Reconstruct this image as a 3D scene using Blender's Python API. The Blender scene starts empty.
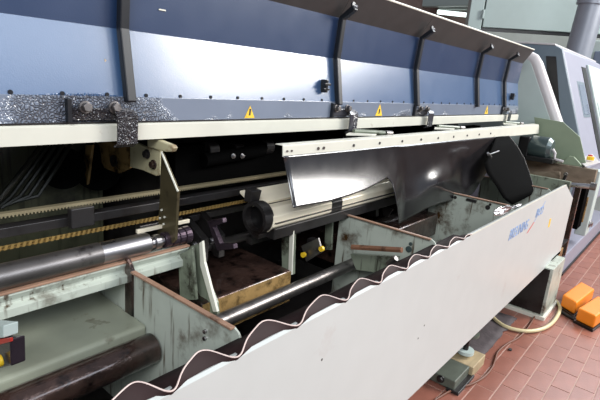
import bpy, bmesh, math, random
from mathutils import Vector, Matrix, noise
random.seed(7)
SC = bpy.context.scene
COL = SC.collection

# ------------------------------------------------------------------ camera
F = 484.0
AX = Vector((410, 90, F)).normalized()
AY = Vector((-611, 179, F)); AY = (AY - AY.dot(AX) * AX).normalized()
AZ = -AX.cross(AY)
if AZ.y < 0: AZ = -AZ
CAM = Vector((0, 0, 1.6))
cd = bpy.data.cameras.new('camera'); cam = bpy.data.objects.new('camera', cd); COL.objects.link(cam)
cd.sensor_width = 36; cd.lens = F / 600 * 36; cd.clip_start = 0.05
cam.matrix_world = Matrix(((AX.x, AX.y, -AX.z, CAM.x), (AY.x, AY.y, -AY.z, CAM.y), (AZ.x, AZ.y, -AZ.z, CAM.z), (0, 0, 0, 1)))
SC.camera = cam

# ------------------------------------------------------------------ light
SC.view_settings.view_transform = 'Standard'; SC.view_settings.look = 'None'
SC.view_settings.exposure = -0.1; SC.view_settings.gamma = 1.0
SC.view_settings.use_curve_mapping = False
W = bpy.data.worlds.new('hall_daylight'); SC.world = W; W.use_nodes = True
W.node_tree.nodes['Background'].inputs[0].default_value = (0.62, 0.68, 0.80, 1)
W.node_tree.nodes['Background'].inputs[1].default_value = 0.46


def area_light(name, az, el, dist, w, h, power, color=(1, 0.97, 0.93)):
    d = Vector((math.cos(math.radians(az)) * math.cos(math.radians(el)), math.sin(math.radians(az)) * math.cos(math.radians(el)), math.sin(math.radians(el))))
    l = bpy.data.lights.new(name, 'AREA'); l.shape = 'RECTANGLE'; l.size = w; l.size_y = h; l.energy = power; l.color = color
    o = bpy.data.objects.new(name, l); COL.objects.link(o)
    o.location = Vector((1.5, 1.2, 1.5)) + d * dist
    o.rotation_euler = (-d).to_track_quat('-Z', 'Y').to_euler()
    return o


area_light('hall_window_light', -40, 24, 8.5, 3.7, 2.6, 900)
area_light('far_window_light', -9, 24, 10.5, 5.4, 2.4, 430, (0.88, 0.94, 1))
area_light('side_fill_light', -80, 26, 8, 4.5, 2.0, 170, (0.8, 0.88, 1))  # added broad soft fill from the operator side
area_light('rear_fill_light', -140, 30, 7, 4, 2.5, 430, (0.95, 0.97, 1))  # added fill from behind the camera, brightens the bulkhead plates


# ------------------------------------------------------------------ helpers
def at(px, py, x=None, y=None, z=None):
    """point of the place seen at a pixel of the photograph, on the given plane"""
    c = Vector((px - 300, 200 - py, F))
    d = Vector((c.dot(AX), c.dot(AY), c.dot(AZ)))
    t = x / d.x if x is not None else (y / d.y if y is not None else (z - 1.6) / d.z)
    return CAM + d * t


ORI = {}


def tag(o, label=None, cat=None, group=None, kind=None):
    if label: o['label'] = label
    if cat: o['category'] = cat
    if group: o['group'] = group
    if kind: o['kind'] = kind
    return o


def thing(name, label, cat, loc, group=None):
    o = bpy.data.objects.new(name, None); COL.objects.link(o)
    o.location = loc; o.empty_display_size = 0.05
    ORI[o.name] = Vector(loc)
    return tag(o, label, cat, group)


class MB:
    def __init__(s): s.v = []; s.f = []

    def add(s, vs, fs):
        n = len(s.v); s.v += [Vector(v) for v in vs]; s.f += [tuple(i + n for i in f) for f in fs]; return s

    def box(s, x0, x1, y0, y1, z0, z1):
        return s.add([(x0, y0, z0), (x1, y0, z0), (x1, y1, z0), (x0, y1, z0), (x0, y0, z1), (x1, y0, z1), (x1, y1, z1), (x0, y1, z1)],
                     [(3, 2, 1, 0), (4, 5, 6, 7), (0, 1, 5, 4), (1, 2, 6, 5), (2, 3, 7, 6), (3, 0, 4, 7)])

    def prism(s, poly, d):
        """planar polygon (3D points) extruded by vector d"""
        n = len(poly); P = [Vector(p) for p in poly]; d = Vector(d)
        nn = Vector((0, 0, 0))
        for i in range(n): nn += P[i].cross(P[(i + 1) % n])
        if nn.dot(d) > 0: P.reverse()
        vs = P + [p + d for p in P]
        fs = [tuple(range(n)), tuple(reversed(range(n, 2 * n)))]
        for i in range(n):
            j = (i + 1) % n; fs.append((j, i, i + n, j + n))
        return s.add(vs, fs)

    def profile(s, pts, x0, x1, t=0.003, side=1):
        """sheet bent along a (y,z) polyline, with thickness t, running from x0 to x1"""
        n = len(pts); off = []
        for i in range(n):
            a = Vector(pts[max(i - 1, 0)]); b = Vector(pts[min(i + 1, n - 1)])
            e = (b - a).normalized(); off.append((pts[i][0] + side * t * e.y, pts[i][1] - side * t * e.x))
        vs = []
        for x in (x0, x1):
            vs += [(x, p[0], p[1]) for p in pts] + [(x, p[0], p[1]) for p in off]
        fs = []
        m = 2 * n
        for i in range(n - 1):
            fs += [(i, i + 1, i + 1 + m, i + m), (i + n, i + n + m, i + n + 1 + m, i + n + 1),
                   (i, i + n, i + n + 1, i + 1), (i + m, i + 1 + m, i + n + 1 + m, i + n + m)]
        fs += [(0, m, m + n, n), (n - 1, 2 * n - 1, m + 2 * n - 1, m + n - 1)]
        return s.add(vs, fs)

    def tube(s, path, r, seg=12, cap=True, radii=None):
        P = [Vector(p) for p in path]; n = len(P); base = len(s.v); up = None; vs = []; fs = []
        for i in range(n):
            d = (P[min(i + 1, n - 1)] - P[max(i - 1, 0)]).normalized()
            if up is None:
                up = d.orthogonal().normalized()
            up = (up - d * up.dot(d)).normalized(); w = d.cross(up)
            rr = radii[i] if radii else r
            for k in range(seg):
                a = 2 * math.pi * k / seg; vs.append(P[i] + up * math.cos(a) * rr + w * math.sin(a) * rr)
        for i in range(n - 1):
            for k in range(seg):
                j = (k + 1) % seg
                fs.append((i * seg + k, i * seg + j, (i + 1) * seg + j, (i + 1) * seg + k))
        if cap: fs += [tuple(reversed(range(seg))), tuple(range((n - 1) * seg, n * seg))]
        return s.add(vs, fs)

    def ring(s, c, axis, r0, r1, h, seg=24):
        """hollow ring (tube wall) from r0 to r1"""
        c = Vector(c); d = Vector(axis).normalized(); u = d.orthogonal().normalized(); w = d.cross(u); vs = []; fs = []
        for k in range(seg):
            a = 2 * math.pi * k / seg; e = u * math.cos(a) + w * math.sin(a)
            vs += [c + e * r0, c + e * r1, c + e * r1 + d * h, c + e * r0 + d * h]
        for k in range(seg):
            j = (k + 1) % seg
            for q in range(4):
                fs.append((k * 4 + q, j * 4 + q, j * 4 + (q + 1) % 4, k * 4 + (q + 1) % 4))
        return s.add(vs, fs)

    def build(s, name, mat, parent=None, bevel=0.0, smooth=False, kind=None):
        o0 = ORI.get(parent.name, Vector((0, 0, 0))) if parent else Vector((0, 0, 0))
        me = bpy.data.meshes.new(name); me.from_pydata([tuple(v - o0) for v in s.v], [], s.f); me.update()
        bm = bmesh.new(); bm.from_mesh(me); bmesh.ops.recalc_face_normals(bm, faces=bm.faces); bm.to_mesh(me); bm.free()
        me.materials.append(mat)
        o = bpy.data.objects.new(name, me); COL.objects.link(o)
        if parent: o.parent = parent; ORI[o.name] = o0
        if smooth:
            for p in me.polygons: p.use_smooth = True
            try: me.set_sharp_from_angle(angle=math.radians(38))
            except Exception: pass
        if bevel:
            m = o.modifiers.new('bevel', 'BEVEL'); m.width = bevel; m.segments = 2; m.limit_method = 'ANGLE'; m.angle_limit = math.radians(35)
        if kind: o['kind'] = kind
        return o


def solo(mb, name, mat, label, cat, group=None, **k):
    """a thing that is a single mesh, its origin at the middle of its underside"""
    xs = [v.x for v in mb.v]; ys = [v.y for v in mb.v]; zs = [v.z for v in mb.v]
    c = Vector(((min(xs) + max(xs)) / 2, (min(ys) + max(ys)) / 2, min(zs)))
    for i in range(len(mb.v)): mb.v[i] = mb.v[i] - c
    o = mb.build(name, mat, None, **k); o.location = c
    return tag(o, label, cat, group)


def dup(o, parent, loc):
    c = o.copy(); COL.objects.link(c); c.parent = parent
    c.location = Vector(loc) - ORI.get(parent.name, Vector((0, 0, 0)))
    return c


# ------------------------------------------------------------------ materials
def lin(c): return tuple((x / 255 / 12.92) if x / 255 <= 0.04045 else ((x / 255 + 0.055) / 1.055) ** 2.4 for x in c)


def mat(name, col, rough=0.5, metal=0.0, var=0.08, grime=None, g_amt=0.5, g_scale=6, g_rough=None, bump=0.0, b_scale=60, coat=0.0,
        stretch=(1, 1, 1), spec=0.5, streak=0.0, r_var=0.0, randobj=0.0):
    m = bpy.data.materials.new(name); m.use_nodes = True; N = m.node_tree.nodes; L = m.node_tree.links
    b = N['Principled BSDF']; b.inputs['Roughness'].default_value = rough; b.inputs['Metallic'].default_value = metal
    b.inputs['Specular IOR Level'].default_value = spec
    if coat: b.inputs['Coat Weight'].default_value = coat; b.inputs['Coat Roughness'].default_value = 0.08
    tc = N.new('ShaderNodeTexCoord'); mp = N.new('ShaderNodeMapping'); mp.inputs['Scale'].default_value = stretch
    L.new(tc.outputs['Object'], mp.inputs['Vector'])
    c = lin(col)
    n1 = N.new('ShaderNodeTexNoise'); n1.inputs['Scale'].default_value = 9; n1.inputs['Detail'].default_value = 5
    L.new(mp.outputs[0], n1.inputs['Vector'])
    r1 = N.new('ShaderNodeMapRange'); r1.inputs[1].default_value = .3; r1.inputs[2].default_value = .7; r1.inputs[3].default_value = 1 - var; r1.inputs[4].default_value = 1 + var
    L.new(n1.outputs[0], r1.inputs[0])
    mul = N.new('ShaderNodeMixRGB'); mul.blend_type = 'MULTIPLY'; mul.inputs[0].default_value = 1; mul.inputs[1].default_value = (*c, 1)
    L.new(r1.outputs[0], mul.inputs[2]); out = mul.outputs[0]
    if randobj:
        oi = N.new('ShaderNodeObjectInfo'); rr = N.new('ShaderNodeMapRange'); rr.inputs[3].default_value = 1 - randobj; rr.inputs[4].default_value = 1 + randobj
        L.new(oi.outputs['Random'], rr.inputs[0]); mm = N.new('ShaderNodeMixRGB'); mm.blend_type = 'MULTIPLY'; mm.inputs[0].default_value = 1
        L.new(out, mm.inputs[1]); L.new(rr.outputs[0], mm.inputs[2]); out = mm.outputs[0]
    if grime:
        n2 = N.new('ShaderNodeTexNoise'); n2.inputs['Scale'].default_value = g_scale; n2.inputs['Detail'].default_value = 8; n2.inputs['Roughness'].default_value = .65
        L.new(mp.outputs[0], n2.inputs['Vector'])
        r2 = N.new('ShaderNodeValToRGB'); t = 0.68 - 0.36 * g_amt
        r2.color_ramp.elements[0].position = t; r2.color_ramp.elements[1].position = min(t + .16, 1)
        L.new(n2.outputs[0], r2.inputs[0]); fac = r2.outputs[0]
        if streak:
            n3 = N.new('ShaderNodeTexNoise'); n3.inputs['Scale'].default_value = 14; n3.inputs['Detail'].default_value = 4
            mp2 = N.new('ShaderNodeMapping'); mp2.inputs['Scale'].default_value = (4, 4, .35); L.new(tc.outputs['Object'], mp2.inputs['Vector']); L.new(mp2.outputs[0], n3.inputs['Vector'])
            r3 = N.new('ShaderNodeMapRange'); r3.inputs[1].default_value = .58; r3.inputs[2].default_value = .72; r3.inputs[4].default_value = streak
            L.new(n3.outputs[0], r3.inputs[0]); mx = N.new('ShaderNodeMath'); mx.operation = 'MAXIMUM'; L.new(fac, mx.inputs[0]); L.new(r3.outputs[0], mx.inputs[1]); fac = mx.outputs[0]
        mg = N.new('ShaderNodeMixRGB'); L.new(fac, mg.inputs[0]); L.new(out, mg.inputs[1]); mg.inputs[2].default_value = (*lin(grime), 1); out = mg.outputs[0]
        if g_rough is not None:
            rg = N.new('ShaderNodeMapRange'); rg.inputs[3].default_value = rough; rg.inputs[4].default_value = g_rough; L.new(fac, rg.inputs[0]); L.new(rg.outputs[0], b.inputs['Roughness'])
    elif r_var:
        rg = N.new('ShaderNodeMapRange'); rg.inputs[1].default_value = .3; rg.inputs[2].default_value = .7; rg.inputs[3].default_value = rough - r_var; rg.inputs[4].default_value = rough + r_var
        L.new(n1.outputs[0], rg.inputs[0]); L.new(rg.outputs[0], b.inputs['Roughness'])
    L.new(out, b.inputs['Base Color'])
    if bump:
        nb = N.new('ShaderNodeTexNoise'); nb.inputs['Scale'].default_value = b_scale; nb.inputs['Detail'].default_value = 4; L.new(mp.outputs[0], nb.inputs['Vector'])
        bp = N.new('ShaderNodeBump'); bp.inputs['Strength'].default_value = bump; bp.inputs['Distance'].default_value = .004
        L.new(nb.outputs[0], bp.inputs['Height']); L.new(bp.outputs[0], b.inputs['Normal'])
    return m


def oily_blue(name, col, drops):
    """blue paint under a film of oil; drops: oil gathered into beads along the lower hood"""
    m = mat(name, col, rough=.3, var=.03, r_var=.02, spec=.8, coat=.7)
    N = m.node_tree.nodes; L = m.node_tree.links; b = N['Principled BSDF']
    b.inputs['Coat Roughness'].default_value = .2
    tc = N.new('ShaderNodeNewGeometry')
    # fine oil haze
    nz = N.new('ShaderNodeTexNoise'); nz.inputs['Scale'].default_value = 260; nz.inputs['Detail'].default_value = 3; L.new(tc.outputs['Position'], nz.inputs['Vector'])
    bp = N.new('ShaderNodeBump'); bp.inputs['Strength'].default_value = .07; bp.inputs['Distance'].default_value = .003; L.new(nz.outputs[0], bp.inputs['Height'])
    nrm = bp.outputs[0]
    if drops:
        vo = N.new('ShaderNodeTexVoronoi'); vo.feature = 'DISTANCE_TO_EDGE'; vo.inputs['Scale'].default_value = 110
        nd = N.new('ShaderNodeTexNoise'); nd.inputs['Scale'].default_value = 40; L.new(tc.outputs['Position'], nd.inputs['Vector'])
        ad = N.new('ShaderNodeMixRGB'); ad.blend_type = 'ADD'; ad.inputs[0].default_value = .02; L.new(tc.outputs['Position'], ad.inputs[1]); L.new(nd.outputs['Color'], ad.inputs[2])
        L.new(ad.outputs[0], vo.inputs['Vector'])
        # where the beads sit: patches along the length, thinning upwards
        pn = N.new('ShaderNodeTexNoise'); pn.inputs['Scale'].default_value = 3.3; pn.inputs['Detail'].default_value = 3; L.new(tc.outputs['Position'], pn.inputs['Vector'])
        sx = N.new('ShaderNodeSeparateXYZ'); L.new(tc.outputs['Position'], sx.inputs[0])
        zr = N.new('ShaderNodeMapRange'); zr.inputs[1].default_value = drops[0]; zr.inputs[2].default_value = drops[1]; zr.inputs[3].default_value = .26; zr.inputs[4].default_value = -.2
        L.new(sx.outputs['Z'], zr.inputs[0])
        xr = N.new('ShaderNodeMapRange'); xr.inputs[1].default_value = .9; xr.inputs[2].default_value = 1.35; xr.inputs[3].default_value = .06; xr.inputs[4].default_value = -.16
        L.new(sx.outputs['X'], xr.inputs[0])
        a1 = N.new('ShaderNodeMath'); a1.operation = 'ADD'; L.new(pn.outputs[0], a1.inputs[0]); L.new(zr.outputs[0], a1.inputs[1])
        a2 = N.new('ShaderNodeMath'); a2.operation = 'ADD'; L.new(a1.outputs[0], a2.inputs[0]); L.new(xr.outputs[0], a2.inputs[1])
        msk = N.new('ShaderNodeMapRange'); msk.inputs[1].default_value = .58; msk.inputs[2].default_value = .7; L.new(a2.outputs[0], msk.inputs[0])
        hb = N.new('ShaderNodeMapRange'); hb.inputs[2].default_value = .25; L.new(vo.outputs['Distance'], hb.inputs[0])
        hm = N.new('ShaderNodeMath'); hm.operation = 'MULTIPLY'; L.new(hb.outputs[0], hm.inputs[0]); L.new(msk.outputs[0], hm.inputs[1])
        b2 = N.new('ShaderNodeBump'); b2.inputs['Strength'].default_value = .9; b2.inputs['Distance'].default_value = .006; L.new(hm.outputs[0], b2.inputs['Height']); L.new(nrm, b2.inputs['Normal']); nrm = b2.outputs[0]
        # dirty oil colour between the beads
        prev = b.inputs['Base Color'].links[0].from_socket
        ed = N.new('ShaderNodeMapRange'); ed.inputs[1].default_value = .0; ed.inputs[2].default_value = .12; ed.inputs[3].default_value = .85; ed.inputs[4].default_value = .15; L.new(vo.outputs['Distance'], ed.inputs[0])
        em = N.new('ShaderNodeMath'); em.operation = 'MULTIPLY'; L.new(ed.outputs[0], em.inputs[0]); L.new(msk.outputs[0], em.inputs[1])
        mg = N.new('ShaderNodeMixRGB'); L.new(em.outputs[0], mg.inputs[0]); L.new(prev, mg.inputs[1]); mg.inputs[2].default_value = (*lin((62, 48, 44)), 1)
        L.new(mg.outputs[0], b.inputs['Base Color'])
    L.new(nrm, b.inputs['Normal']); L.new(nrm, b.inputs['Coat Normal'])
    return m


M = {}
M['blue_up'] = oily_blue('hood_blue_paint_shaded', (34, 54, 86), None)  # same hood paint, darker: shade on the upper panels put into colour
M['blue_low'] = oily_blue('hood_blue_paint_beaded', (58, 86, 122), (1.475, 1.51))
M['blue_fl'] = oily_blue('hood_flange_oily', (112, 122, 138), (1.40, 1.62))
M['black_bead'] = oily_blue('clip_oily', (40, 42, 50), (1.3, 3.0))
M['lip'] = mat('hood_lip_grey', (62, 61, 61), .5, .3, .15, grime=(70, 64, 62), g_amt=.35, g_scale=3)
M['rib'] = mat('rib_dark_steel', (14, 18, 24), .4, 0, .15)
M['cream'] = mat('cream_paint', (206, 205, 192), .4, 0, .04, grime=(120, 92, 60), g_amt=.06, g_scale=9)
M['panel'] = mat('front_panel_paint', (186, 190, 187), .38, 0, .02, grime=(176, 172, 168), g_amt=.05, g_scale=5)
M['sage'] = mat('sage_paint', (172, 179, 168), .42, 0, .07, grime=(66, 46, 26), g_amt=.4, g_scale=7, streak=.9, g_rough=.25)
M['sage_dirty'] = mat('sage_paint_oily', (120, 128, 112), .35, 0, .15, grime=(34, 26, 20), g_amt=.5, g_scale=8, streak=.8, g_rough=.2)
M['tray'] = mat('tray_paint', (142, 146, 130), .3, 0, .1, grime=(74, 62, 44), g_amt=.3, g_scale=7, g_rough=.18)
M['goldoil'] = mat('oil_coated_box', (150, 122, 78), .25, .1, .3, grime=(26, 18, 12), g_amt=.55, g_scale=14, g_rough=.15)
M['steel'] = mat('ground_steel', (176, 174, 176), .3, 1, .12, stretch=(.3, 1, 1), r_var=.08)
M['olive_steel'] = mat('olive_worn_steel', (92, 84, 62), .4, .6, .2, grime=(44, 34, 24), g_amt=.4, g_scale=14)
M['steel2'] = mat('worn_steel', (120, 116, 114), .36, .9, .25, grime=(40, 34, 32), g_amt=.35, g_scale=20)
M['rust'] = mat('oily_rusty_steel', (72, 54, 48), .25, .55, .35, grime=(18, 12, 12), g_amt=.5, g_scale=24, bump=1.0, b_scale=45, coat=.8)
M['alu'] = mat('guide_aluminium', (246, 236, 212), .32, .25, .1, grime=(150, 122, 86), g_amt=.3, g_scale=5, stretch=(.4, 1, 1))
M['brown_edge'] = mat('oiled_wood_edge', (150, 118, 98), .4, .1, .2, grime=(60, 40, 30), g_amt=.3, g_scale=20)
M['rack'] = mat('rack_steel', (150, 140, 112), .4, .5, .2)
M['rack_gold'] = mat('rack_brass', (160, 132, 78), .4, .5, .2)
M['black'] = mat('black_oily', (18, 17, 18), .35, 0, .3)
M['dark'] = mat('dark_machine_grey', (40, 38, 38), .4, .2, .3, grime=(20, 14, 12), g_amt=.5, g_scale=10)
M['plastic'] = mat('black_plastic_sheet', (24, 22, 24), .22, 0, .15, spec=.9, coat=.35, bump=.03, b_scale=25, r_var=.03)
M['plastic'].node_tree.nodes['Principled BSDF'].inputs['Coat Roughness'].default_value = .16
M['flap'] = mat('black_plastic_back', (8, 8, 8), .8, 0, .1, spec=.02)
M['rubber'] = mat('brown_rubber', (44, 30, 30), .6, 0, .2, spec=.15)
M['rubber_edge'] = mat('rubber_cut_edge', (206, 186, 178), .5, 0, .1)
M['tile'] = mat('terracotta_tile', (142, 92, 78), .33, 0, .12, grime=(112, 70, 60), g_amt=.25, g_scale=3, randobj=.06, bump=.15, b_scale=90, g_rough=.28)
M['grout'] = mat('floor_grout', (176, 144, 130), .5, 0, .15)
M['orange'] = mat('orange_plastic', (236, 134, 30), .4, 0, .04)
M['cable'] = mat('brown_cable', (104, 62, 44), .5)
M['hose'] = mat('cream_hose', (206, 192, 150), .4, 0, .08)
M['dhose'] = mat('grey_hydraulic_hose', (40, 42, 36), .4, .3, .2)
M['lathe_pale'] = mat('lathe_pale_grey', (178, 192, 188), .42, 0, .03)
M['lathe_dark'] = mat('lathe_dark_teal', (98, 112, 122), .45, 0, .04)
M['lathe_lav'] = mat('lathe_light_grey', (140, 142, 156), .4, 0, .04)
M['lathe_white'] = mat('lathe_white_edge', (188, 184, 184), .35, 0, .03)
M['glass'] = mat('door_glass_dark', (110, 122, 140), .12, 0, .1)
M['sage_plate'] = mat('end_plate_sage', (132, 146, 122), .45, 0, .05)
M['motor'] = mat('motor_teal', (72, 86, 86), .3, .3, .08, coat=.4)
M['beam'] = mat('frame_beam_brown', (118, 106, 90), .5, .1, .25, grime=(70, 58, 44), g_amt=.4, g_scale=5, stretch=(.3, 1, 2))
M['yellow'] = mat('yellow_knob', (226, 186, 40), .4)
M['red'] = mat('red_paint', (176, 50, 44), .4)
M['dim'] = mat('rear_plate_paint', (78, 80, 62), .4, 0, .15, grime=(26, 20, 14), g_amt=.5, g_scale=5, streak=.8)
M['bracket'] = mat('rust_stained_cream', (176, 170, 138), .4, 0, .1, grime=(104, 62, 30), g_amt=.42, g_scale=16)
M['wood'] = mat('pale_wood_block', (166, 148, 116), .6, 0, .2, stretch=(1, 4, 1))
M['cast'] = mat('grey_cast_beam', (88, 94, 84), .5, .1, .2, grime=(50, 44, 36), g_amt=.4)
M['mat'] = mat('dark_absorbent_mat', (74, 66, 68), .8, 0, .3, bump=.9, b_scale=40)
M['bg_cab'] = mat('far_cabinet_grey', (166, 182, 180), .5, 0, .02)
M['bg_wall'] = mat('far_wall_brown', (118, 98, 92), .8, 0, .15)
M['bg_grey'] = mat('far_wall_grey', (150, 156, 152), .7, 0, .05)
M['pipe'] = mat('grey_pipe', (132, 138, 148), .4, .2, .04)
M['ink_blue'] = mat('print_blue', (138, 168, 210), .4)
M['ink_red'] = mat('print_red', (206, 110, 106), .4)
M['ink_black'] = mat('print_black', (40, 34, 30), .5)
M['label_yellow'] = mat('warning_yellow', (236, 196, 60), .4, 0, .05, grime=(214, 150, 50), g_amt=.3, g_scale=40)
M['violet_metal'] = mat('oily_violet_steel', (78, 66, 76), .25, .7, .2, grime=(40, 32, 40), g_amt=.4, g_scale=30)
M['copper'] = mat('copper_brown_bar', (150, 108, 84), .4, .4, .2, grime=(60, 44, 34), g_amt=.4, g_scale=20)
lm = bpy.data.materials.new('lamp_tube_lit'); lm.use_nodes = True
lb = lm.node_tree.nodes['Principled BSDF']; lb.inputs['Emission Color'].default_value = (.85, 1, .97, 1); lb.inputs['Emission Strength'].default_value = 2.2
M['lamp'] = lm

X0 = -0.5   # the machine runs on out of the frame to the left


def hexbolt(name, c, axis, r, h, m, parent):
    mb = MB(); c = Vector(c); a = Vector(axis).normalized()
    mb.tube([c, c + a * h * .35], r * 1.35, 16); mb.tube([c + a * h * .35, c + a * h], r, 6)
    return mb.build(name, m, parent, bevel=r * .12)


# ------------------------------------------------------------------ floor: grout bed and tiles
fl = MB().box(-1.5, 14, -6, 6.5, -.1, .0).build('floor', M['grout']); fl['kind'] = 'structure'
TL, TW, G = .21, .105, .005
tile_me = None
cands = []
for j in range(-40, 26):
    y0 = .557 + TW * j
    for i in range(-4, 60):
        x0 = i * TL + (TL / 2 if j % 2 else 0) + .03
        cx, cy = x0 + TL / 2, y0 + TW / 2
        d = Vector((cx, cy, 0)) - CAM; f = d.dot(Vector((AX.z, AY.z, AZ.z)))
        px = py = -999
        if f > .2:
            px = 300 + F * d.dot(Vector((AX.x, AY.x, AZ.x))) / f; py = 200 - F * d.dot(Vector((AX.y, AY.y, AZ.y))) / f
        vis = 400 < px < 615 and 225 < py < 415 and py > 400 - (px - 405) * .98 - 12 and cy < 1.25
        cands.append((not vis, d.length, cx, cy))
cands.sort()
nt = 0; restmb = MB()
bmt = MB().box(-TL / 2 + G / 2, TL / 2 - G / 2, -TW / 2 + G / 2, TW / 2 - G / 2, -.004, .0022)
proto = None
for nv, dist, cx, cy in cands:
    if not nv and nt < 300:
        if proto is None:
            proto = bmt.build('tile', M['tile'], fl, bevel=.0015); t = proto
        else:
            t = proto.copy(); COL.objects.link(t); t.parent = fl
        t.location = (cx, cy, random.uniform(-.0006, .0006)); t.rotation_euler = (random.uniform(-.003, .003), random.uniform(-.002, .002), 0)
        nt += 1
    elif cx > -1.2 and cx < 9 and -3.4 < cy < 3:
        restmb.box(cx - TL / 2 + G / 2, cx + TL / 2 - G / 2, cy - TW / 2 + G / 2, cy + TW / 2 - G / 2, -.004, .0022)
restmb.build('tile_field', M['tile'], fl, kind='stuff')

# ------------------------------------------------------------------ hall behind
wf = MB().box(13, 13.2, -6, 6.5, 0, 6).build('wall_far', M['bg_wall']); wf['kind'] = 'structure'
wb = MB().box(-1.5, 13, 6.3, 6.5, 0, 6).build('wall_back', M['bg_wall']); wb['kind'] = 'structure'
# far pale cabinet above the machine end
a = at(481, 27, z=2.62); b_ = at(590, 33.5, z=2.62)
dv = (b_ - a); dv.z = 0; L_ = dv.length; dv.normalize(); nv_ = Vector((-dv.y, dv.x, 0))
if nv_.x < 0: nv_ = -nv_
cab = thing('cabinet', 'pale grey-green metal cabinet high behind the machine at top right', 'cabinet', (a.x, a.y, 0))


def cabbox(u0, u1, w0, w1, z0, z1):
    P = [a + dv * u + nv_ * w for u, w in ((u0, w0), (u1, w0), (u1, w1), (u0, w1))]
    return MB().prism([(p.x, p.y, z0) for p in P], (0, 0, z1 - z0))


cabbox(.02, L_ + .7, 0, .9, 2.62, 4.6).build('door_panel', M['bg_cab'], cab, bevel=.01)
cabbox(-.22, .0, 0, .9, 2.5, 4.6).build('side_panel', M['bg_cab'], cab, bevel=.01)
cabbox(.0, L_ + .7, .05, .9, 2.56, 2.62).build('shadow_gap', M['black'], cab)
cabbox(-.1, L_ + .7, .02, .9, .0, 2.56).build('plinth', M['bg_grey'], cab, bevel=.01)
for z in (2.75, 3.3):
    p = a + dv * -.0 - nv_ * .03; MB().tube([(p.x, p.y, z), (p.x, p.y, z + .14)], .022, 10).build('hinge', M['bg_cab'], cab)
# ventilation pipe
p0 = at(604, -40, x=7.75); p1 = at(578, 54, x=7.75)
mp_ = thing('duct_pipe', 'grey round duct rising behind the machine tool at top right', 'pipe', (p1.x, p1.y, 0))
MB().tube([Vector((p1.x, p1.y, 0)), p1 - Vector((0, 0, .1)), p1, p0], .165, 28).build('pipe', M['pipe'], mp_, smooth=True)
q = p1.lerp(p0, .56)
MB().ring(q - (p0 - p1).normalized() * .03, p0 - p1, .16, .19, .07, 28).build('pipe_collar', M['pipe'], mp_, smooth=True)
# fluorescent fitting far away
c0 = at(438, 12, x=12.6); c1 = at(476, 16, x=12.6)
lamp = thing('tube_lamp', 'long white fluorescent tube lamp glowing on the far brown wall', 'lamp', c0)
MB().tube([c0, c1], .055, 12).build('lamp_tube', M['lamp'], lamp, smooth=True)
MB().box(min(c0.x, c1.x) - .0, min(c0.x, c1.x) + .4, min(c0.y, c1.y), max(c0.y, c1.y), c0.z + .06, c0.z + .2).build('lamp_housing', M['bg_grey'], lamp)
b0 = at(400, -6, x=12.3); b1 = at(484, 5, x=12.3)
solo(MB().box(12.2, 12.4, b1.y, b0.y + .6, b1.z - .02, b1.z + .22), 'roof_beam', M['bg_cab'], 'pale horizontal roof beam crossing above the glowing tube lamp', 'beam', bevel=.01)
# pale machine far right behind the lathe
q0 = at(592, 40, x=8.2); q1 = at(606, 40, x=8.2)
far = thing('control_box', 'pale control box standing behind the machine tool at the right edge', 'control box', (8.2, q1.y, 0))
MB().box(8.2, 9.2, q1.y - 1.2, q0.y, 0, q0.z).build('housing', M['lathe_pale'], far, bevel=.02)
MB().box(8.17, 8.2, q1.y - .2, q1.y + .1, q0.z - .6, q0.z - .15).build('dark_screen', M['glass'], far, bevel=.01)

# ------------------------------------------------------------------ lathe (machine tool at the right end)
lathe = thing('lathe', 'large grey machine tool with slanted sliding door at the right end', 'machine tool', (5.6, 1.4, 0))


def slant(x0, x1, pts):
    """yz polygon extruded along x"""
    return MB().prism([(x0, p[0], p[1]) for p in pts], (x1 - x0, 0, 0))


g0 = at(537, 54, x=4.95); g1 = at(560, 122, x=4.95)
sl = (g1.y - g0.y) / (g1.z - g0.z)
yat = lambda z, off=0: g0.y + (z - g0.z) * sl + off
slant(4.86, 5.02, [(yat(1.0, .05), 1.0), (yat(1.93, .05), 1.93), (yat(1.97) + .1, 1.958), (2.2, 1.975), (2.2, 1.0)]).build('guard_panel', M['lathe_pale'], lathe, bevel=.01)
e = MB(); e.tube([(4.92, yat(.98, .035), .98), (4.92, yat(1.86, .035), 1.86), (4.92, yat(1.90, .05), 1.905), (4.92, yat(1.9, .10), 1.925)], .062, 20)
e.build('rounded_edge', M['lathe_white'], lathe, smooth=True)
slant(5.02, 5.28, [(yat(1.0, .1), 1.0), (yat(1.97, .1), 1.97), (2.2, 2.0), (2.2, 1.0)]).build('door_gap', M['black'], lathe)
d0 = at(562, 46, x=5.25); d1 = at(580, 138, x=5.25)
s2 = (d1.y - d0.y) / (d1.z - d0.z); y2 = lambda z: d0.y + (z - d0.z) * s2
ZT = d0.z
slant(5.28, 7.4, [(y2(.95), .95), (y2(ZT - .03), ZT - .03), (y2(ZT) + .05, ZT), (2.3, ZT + .03), (2.3, .95)]).build('body', M['lathe_lav'], lathe, bevel=.012)
slant(5.23, 5.28, [(y2(.95), .95), (y2(ZT - .03), ZT - .03), (y2(ZT) + .05, ZT), (2.3, ZT + .03), (2.3, .95)]).build('end_frame', M['lathe_dark'], lathe, bevel=.008)
MB().prism([at(p[0], p[1], x=5.222) for p in ((546, 56), (556, 56.5), (559, 100), (562, 126), (550, 126))], (.006, 0, 0)).build('dark_gap', M['black'], lathe)
MB().prism([(5.23, y2(ZT) + .05, ZT + .002), (5.23, 2.3, ZT + .032), (5.23, 2.3, ZT + .05), (5.23, y2(ZT) + .06, ZT + .02)], (2.17, 0, 0)).build('lit_top_edge', M['lathe_white'], lathe, bevel=.004)  # pale strip; light catching the top edge put into its colour


def on_slope(x, z, o=0.0): return Vector((x, y2(z) - o, z))


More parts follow.
